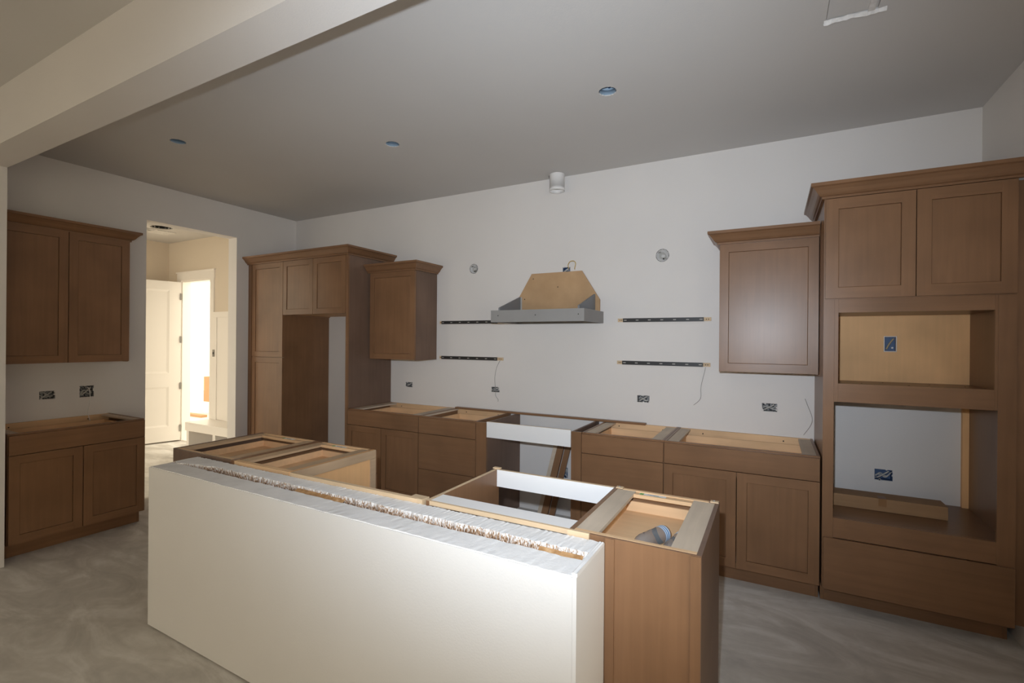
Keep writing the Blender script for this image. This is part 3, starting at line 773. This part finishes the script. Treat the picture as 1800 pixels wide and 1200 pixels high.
# ------------------------------------------------------------------ right wall cabinet
t = thing('wall_cabinet', 'glossy brown single-door wall cabinet left of the oven tower', 'cabinet', (4.930, -0.002, 0))
wall_cab(t, 0.594, 1.352, 2.25, d=.33)
crown([(0, 0), (0, -.35), (.5925, -.35)], 2.242, t, h=.088)
# ------------------------------------------------------------------ oven tower
t = thing('oven_tower', 'tall brown oven tower with two open appliance bays at the right', 'cabinet', (5.527, -0.002, 0))
w = .835; d = .61
prof = [(0, 0), (-d + .075, 0), (-d + .075, .105), (-d, .105), (-d, 2.41), (0, 2.41)]
MB().prism(prof, 'x', 0, .018).build('side_panel', M['brown_v'], t)
MB().prism(prof, 'x', w - .018, w).build('side_panel', M['brown_v'], t)
# face frame as one mesh with two bays
mb = MB(); yf, yb = -d - .019, -d - .0005
mb.slot(0).box(0, .054, yf, yb, .106, 1.815).box(.763, w, yf, yb, .106, 1.815).box(.0545, .074, yf, yb, 1.2145, 1.815).box(.751, .7625, yf, yb, 1.2145, 1.815)
mb.slot(1).box(.0745, .7505, yf, yb, 1.737, 1.815).box(.0745, .7505, yf, yb, 1.2145, 1.322).box(.0545, .7625, yf, yb, .418, .533).box(.0545, .7625, yf, yb, .106, .135)
mb.build('face_frame', [M['brown_v'], M['brown_h']], t)
mb = MB(); mb.box(0, w, yf + .002, yb, 1.8155, 2.41); mb.build('upper_frame', M['brown_v'], t)
shaker(t, .007, .4215, 1.820, 2.403, yf, sw=.062); shaker(t, .4265, .829, 1.820, 2.403, yf, sw=.062)
slab('lower_panel', t, .006, .829, .112, .415, yf, th=.018)
bx('bay_shelf', M['brown_h'], t, .0185, w - .0185, -d, -.03, 1.285, 1.305)
bx('bay_top', M['brown_h'], t, .0185, w - .0185, -d, -.03, 1.745, 1.763)
bx('bay_underside', M['brown_h'], t, .0185, w - .0185, -d, -.03, 1.216, 1.23)
bx('lower_shelf', M['brown_h'], t, .0185, w - .0185, -d, -.001, .515, .534)
bx('top_panel', M['brown_h'], t, .0185, w - .0185, -d, -.03, 2.39, 2.409)
mb = MB(); q = (.391, .450, 1.509, 1.603)
holed_sheet(mb, .0185, w - .0185, 1.2, 2.39, [(*q, .012)], [], lambda u, v, w_: (u, -.029 + w_, v)); mb.build('back_panel', M['birch_v'], t)
bx('side_cleat', M['birch_v'], t, w - .050, w - .0185, -.030, -.002, .5345, 1.199)
bx('toe_kick', M['brown_h'], t, .0185, w - .0185, -d + .075, -d + .09, 0, .104)
mb = MB(); rnd = random.Random(3)
for k in range(6): mb.cyl((.12 + k * .12 + rnd.uniform(-.02, .02), -.12 - rnd.random() * .25, 1.3052), 'z', .004, .0012, 7)
mb.build('screw_hole', M['hole'], t)
crown([(0, 0), (0, -.63), (.873, -.63)], 2.408, t, h=.086)
tag(bx('filler_strip', M['brown_v'], None, 6.3655, 6.4005, -.618, -.598, .12, 2.40), 'narrow brown filler strip between the oven tower and the right wall', 'filler')
tb = thing('outlet_box', 'blue outlet box in the tan back of the upper oven bay', 'outlet box', (5.9475, -.031, 1.556))
mb = MB(); e = .0015; w_, h_ = .059, .094
mb.box(-w_ / 2 + e, w_ / 2 - e, .0105, .012, -h_ / 2 + e, h_ / 2 - e)
mb.box(-w_ / 2 + e, -w_ / 2 + .004, 0.001, .0105, -h_ / 2 + e, h_ / 2 - e).box(w_ / 2 - .004, w_ / 2 - e, 0.001, .0105, -h_ / 2 + e, h_ / 2 - e)
mb.box(-w_ / 2 + .004, w_ / 2 - .004, 0.001, .0105, -h_ / 2 + e, -h_ / 2 + .004).box(-w_ / 2 + .004, w_ / 2 - .004, .001, .0105, h_ / 2 - .004, h_ / 2 - e)
mb.build('box_body', M['blue'], tb)
MB().tube([(-.02, .004, -.035), (-.005, .002, 0), (.018, .003, .036)], .006).build('cable', M['tancable'], tb)
MB().cyl((.012, .004, -.025), 'y', .006, .006, 8).build('mounting_screw', M['zinc'], tb)
mb = MB(); mb.box(-.034, .034, -.002, -.0002, .048, .0515).box(-.034, .034, -.002, -.0002, -.0515, -.048).box(-.034, -.0305, -.002, -.0002, -.048, .048).box(.0305, .034, -.002, -.0002, -.048, .048)
mb.build('rim', M['zinc'], tb)
# cardboard carton in the lower bay
t = thing('cardboard_carton', 'long flat brown cardboard carton inside the lower oven bay', 'box', (5.56, -.367, .536))
bx('carton_body', M['card'], t, 0, .603, 0, .14, 0, .076)
mb = MB(); mb.add([(0, 0, .0765), (.603, 0, .0765), (.603, .068, .0775), (0, .068, .0775)], [(0, 1, 2, 3)]); mb.add([(0, .071, .0775), (.603, .071, .0775), (.603, .14, .0765), (0, .14, .0765)], [(0, 1, 2, 3)])
mb.build('lid_flap', M['card'], t)
mb = MB(); mb.box(.278, .318, -.0008, -.0002, .03, .0762).box(.278, .318, -.0008, .06, .0778, .0784); mb.build('tape_strip', M['tape'], t)

# ------------------------------------------------------------------ island
KZ = 0.862
YF0, YF1, YB = -2.660, -2.686, -2.418
X0, X1 = 2.300, 4.758
def yf_at(x): return YF0 + (YF1 - YF0) * (x - X0) / (X1 - X0)
kw = bpy.data.objects.new('wall_island', None); COL.objects.link(kw); kw.location = (X0, YB, 0)
struct(kw, 'white drywall knee wall in front of the island cabinets, raw board edges on top')
def kl(x, y): return (x - X0, y - YB)
def kpoly(pts, z0, z1, name, mt, bevel=0):
    mb = MB(); mb.prism([kl(*p) for p in pts], 'z', z0, z1); return mb.build(name, mt, kw, bevel=bevel)
kpoly([(X0, yf_at(X0)), (X1 - .013, yf_at(X1 - .013)), (X1 - .013, yf_at(X1) + .0125), (X0, yf_at(X0) + .0125)], .010, KZ - .004, 'front_drywall', M['knee'])
kpoly([(X1 - .0125, yf_at(X1)), (X1, yf_at(X1)), (X1, YB), (X1 - .0125, YB)], .010, KZ + .003, 'end_drywall', M['knee'])
kpoly([(X0 + .001, yf_at(X0) + .013), (X0 + .0125, yf_at(X0) + .013), (X0 + .0125, YB), (X0 + .001, YB)], .010, KZ - .002, 'end_drywall', M['knee'])
kpoly([(X0 + .02, YF0 + .02), (X1 - .02, YF1 + .03), (X1 - .02, YB - .001), (X0 + .02, YB - .001)], .0, KZ - .045, 'stud_core', M['osb'])
# ragged top strips: front mud-covered strip and rear torn board, with a real groove between
def ragged_strip(name, xa, xb, ya_fn, yb_fn, z0, z1, mt, rag_a, rag_b, seed, n=120, topj=.0015, side_mt=None):
    rnd = random.Random(seed); mb = MB(); vs = []; fs = []
    ja = jb = 0
    for k in range(n + 1):
        x = xa + (xb - xa) * k / n
        ja = .5 * ja + rnd.uniform(-1, 1) * rag_a; jb = .5 * jb + rnd.uniform(-1, 1) * rag_b
        ya, yb = ya_fn(x) + ja, yb_fn(x) + jb
        t1 = z1 + rnd.uniform(-topj, topj); t2 = z1 + rnd.uniform(-topj, topj)
        for y, z in ((ya, z0), (ya, t1), ((ya + yb) / 2, z1), (yb, t2), (yb, z0)):
            p = kl(x, y); vs.append((p[0], p[1], z))
    for k in range(n):
        for j in range(5):
            fs.append((k * 5 + j, k * 5 + (j + 1) % 5, (k + 1) * 5 + (j + 1) % 5, (k + 1) * 5 + j))
    fs += [tuple(range(5)), tuple(range(n * 5, n * 5 + 5))]
    mb.add(vs, fs)
    mats = [mt]
    o = None
    if side_mt:
        mats.append(side_mt)
        for i in range(len(mb.f) - 2):
            if i % 5 == 0: mb.mi[i] = 1
    return mb.build(name, mats, kw)
ragged_strip('top_front_board', X0 + .013, X1 - .013, lambda x: yf_at(x) + .004, lambda x: yf_at(x) + .112, KZ - .04, KZ, M['mud'], .0012, .0008, 1)
ragged_strip('top_rear_board', X0 + .013, X1 - .013, lambda x: yf_at(x) + (.112 + min(1, max(0, (x - X0 - .07) / .25)) * .055), lambda x: YB, KZ - .044, KZ + .004, M['mud'], .004, .001, 2, n=260, side_mt=M['torn'])
# crumbled edge bits lying in the groove
mb = MB(); rnd = random.Random(9)
for k in range(200):
    x = rnd.uniform(X0 + .22, X1 - .03); y = yf_at(x) + .112 + min(1, max(0, (x - X0 - .07) / .25)) * .055 - rnd.random() ** 2 * .03
    r = rnd.uniform(.0015, .004); z = KZ - .012 - rnd.random() * .025 + (0.010 if rnd.random() < .3 else 0)
    p = kl(x, y)
    mb.add([(p[0] + r * rnd.uniform(-1, 1), p[1] + r * rnd.uniform(-1, 1), z + r * rnd.uniform(-1, 1)) for _ in range(4)], [(0, 1, 2), (0, 1, 3), (1, 2, 3), (0, 2, 3)])
o = mb.build('torn_paper_crumbs', M['gypsum'], kw); o['kind'] = 'stuff'
# groove wedge: raw wood seen deep in the groove
mb = MB()
for (a, b, hgt, mt) in ((3.30, 3.62, -.012, 0), (4.56, 4.72, -.016, 0)):
    p = [kl(a, yf_at(a) + .118), kl(b, yf_at(b) + .118), kl(b, yf_at(b) + .166), kl(a, yf_at(a) + .166)]
    mb.add([(q[0], q[1], KZ + z) for q, z in zip(p, (-.038, -.038, hgt + .006, hgt + .006))], [(0, 1, 2, 3)])
    mb.add([(p[0][0], p[0][1], KZ - .038), (p[3][0], p[3][1], KZ + hgt + .006), (p[3][0], p[3][1], KZ - .038)], [(0, 1, 2)])
mb.build('raw_wood_edge', M['osb'], kw)
# curled lip of corner bead paper at right end
ragged_strip('end_lip', X1 - .016, X1 + .001, lambda x: YF1 + .002, lambda x: YB - .01, KZ - .002, KZ + .010, M['mud'], .001, .002, 4, n=4)

PI = math.pi
IY = -2.400
# left pair of island cabinets (fronts face the back wall)
t = thing('island_cabinet', 'open-top island cabinet at the far left end of the island', 'cabinet', (2.618, IY, 0), PI)
base_cab(t, .598, d=.59, right_m=M['dark_v'], back_m=M['dark_v'], frontrail_m=M['birch'], sticker=.21, inner_floor=.79, strip_m=M['birch_d'])
t = thing('island_cabinet', 'open-top island cabinet, second from the left end of the island', 'cabinet', (3.113, IY, 0), PI)
base_cab(t, .491, d=.59, left_m=M['birch_v'], back_m=M['birch'], frontrail_m=M['birch'], sticker=.215, inner_floor=.79, strip_m=M['birch_d'])
# applied frame on the bare side
bx('side_rail', M['birch_d'], t, -.007, -.0003, -.59, -.001, H - .05, H); bx('side_stile', M['birch_d'], t, -.007, -.0003, -.59, -.545, .106, H - .051)
t = thing('wood_cleat', 'bare wood cleat spanning the open gap along the knee wall top', 'cleat', (3.125, -2.414, .835))
bx('cleat_board', M['pine'], t, 0, .815, -.002, .018, 0, .048)
bx('end_block', M['pine'], t, .765, .84, .0185, .05, -.01, .047)
bx('end_block', M['pine'], t, .815, .842, -.002, .018, -.01, .050)
t = thing('island_end_panel', 'thin tall end panel left of the island dishwasher gap', 'panel', (3.976, IY, 0))
bx('board', M['brown_v'], t, 0, .016, .0, .590, 0, H - .001); bx('edge_band', M['pine'], t, -.0005, .0165, .0, .590, H - .0008, H)
bx('corner_block', M['pine'], t, -.012, .028, .575, .597, H + .0003, H + .006)
t = thing('island_spreader', 'white spreader board laid flat along the knee wall over the island gap', 'board', (3.993, IY, 0))
bx('board', M['melamine'], t, 0, .625, .012, .098, H - .018, H - .001); bx('raw_edge', M['pine'], t, 0, .625, .0, .0115, H - .019, H - .001)
t = thing('island_spreader', 'white spreader board on edge at the far side of the island gap', 'board', (3.993, IY, 0))
bx('board', M['melamine'], t, 0, .625, .568, .586, H - .088, H - .001); bx('raw_edge', M['pine'], t, 0, .625, .5685, .5855, H - .0009, H - .0003)
t = thing('island_cabinet', 'open-top island cabinet at the right end holding plastic bottles', 'cabinet', (5.068, IY, 0), PI)
base_cab(t, .448, d=.59, left_m=M['dark_v'], back_m=M['brown_v'], frontrail_m=M['birch'], sticker=.213, inner_floor=.785, strip_w=.10)
# finished back with corner stiles (towards the camera)
bx('back_skin', M['brown_v'], t, .0005, .3095, 0.0002, .0062, .0, H + .001)
bx('corner_stile', M['brown_v'], t, .0005, .032, .0065, .012, .0, H)
bx('corner_stile', M['brown_v'], t, .278, .3095, .0065, .012, .0, H)
for x in (.02, .425):
    bx('corner_bracket', M['pine'], t, x - .018, x + .014, -.588, -.565, H + .0002, H + .005)
    MB().cyl((x, -.577, H + .005), 'z', .004, .003, 8).build('bracket_screw', M['zinc'], t)
MB().cyl((.375, -.557, .826), 'y', .006, .004, 10).build('drawer_screw', M['zinc'], t)
tag(bx('shim_block', M['pine'], None, 4.62, 4.70, -2.4125, -2.4005, .83, .884), 'small bare wood shim behind the knee wall at its right end', 'shim')

def bottle(label, loc, rz):
    t = thing('water_bottle', label, 'bottle', loc, rz, None)
    r = .030
    MB().lathe((0, 0, r), 'x', [(.001, .004), (.020, .0), (.028, .006), (r, .014), (r, .10), (.0285, .105), (r, .11), (r, .145), (.026, .165), (.016, .185), (.013, .19), (.013, .20)], 24).build('bottle_body', M['clear'], t)
    MB().lathe((0, 0, r), 'x', [(r + .0006, .016), (r + .0006, .046)], 24).build('label_band', M['bandblue'], t)
    for x in (.018, .030, .040): MB().lathe((0, 0, r), 'x', [(r + .0008, x), (r + .0014, x + .0015), (r + .0008, x + .003)], 24).build('rib', M['pvc'], t)
    MB().cyl((.192, 0, r), 'x', .015, .014, 16).build('cap', M['pvc'], t)
bottle('clear plastic bottle with blue bands, left of two in the island drawer', (4.903, -2.105, .7925), math.radians(-112))
bottle('clear plastic bottle partly under the top strip, right of two in the island drawer', (4.975, -2.125, .7925), math.radians(-100))
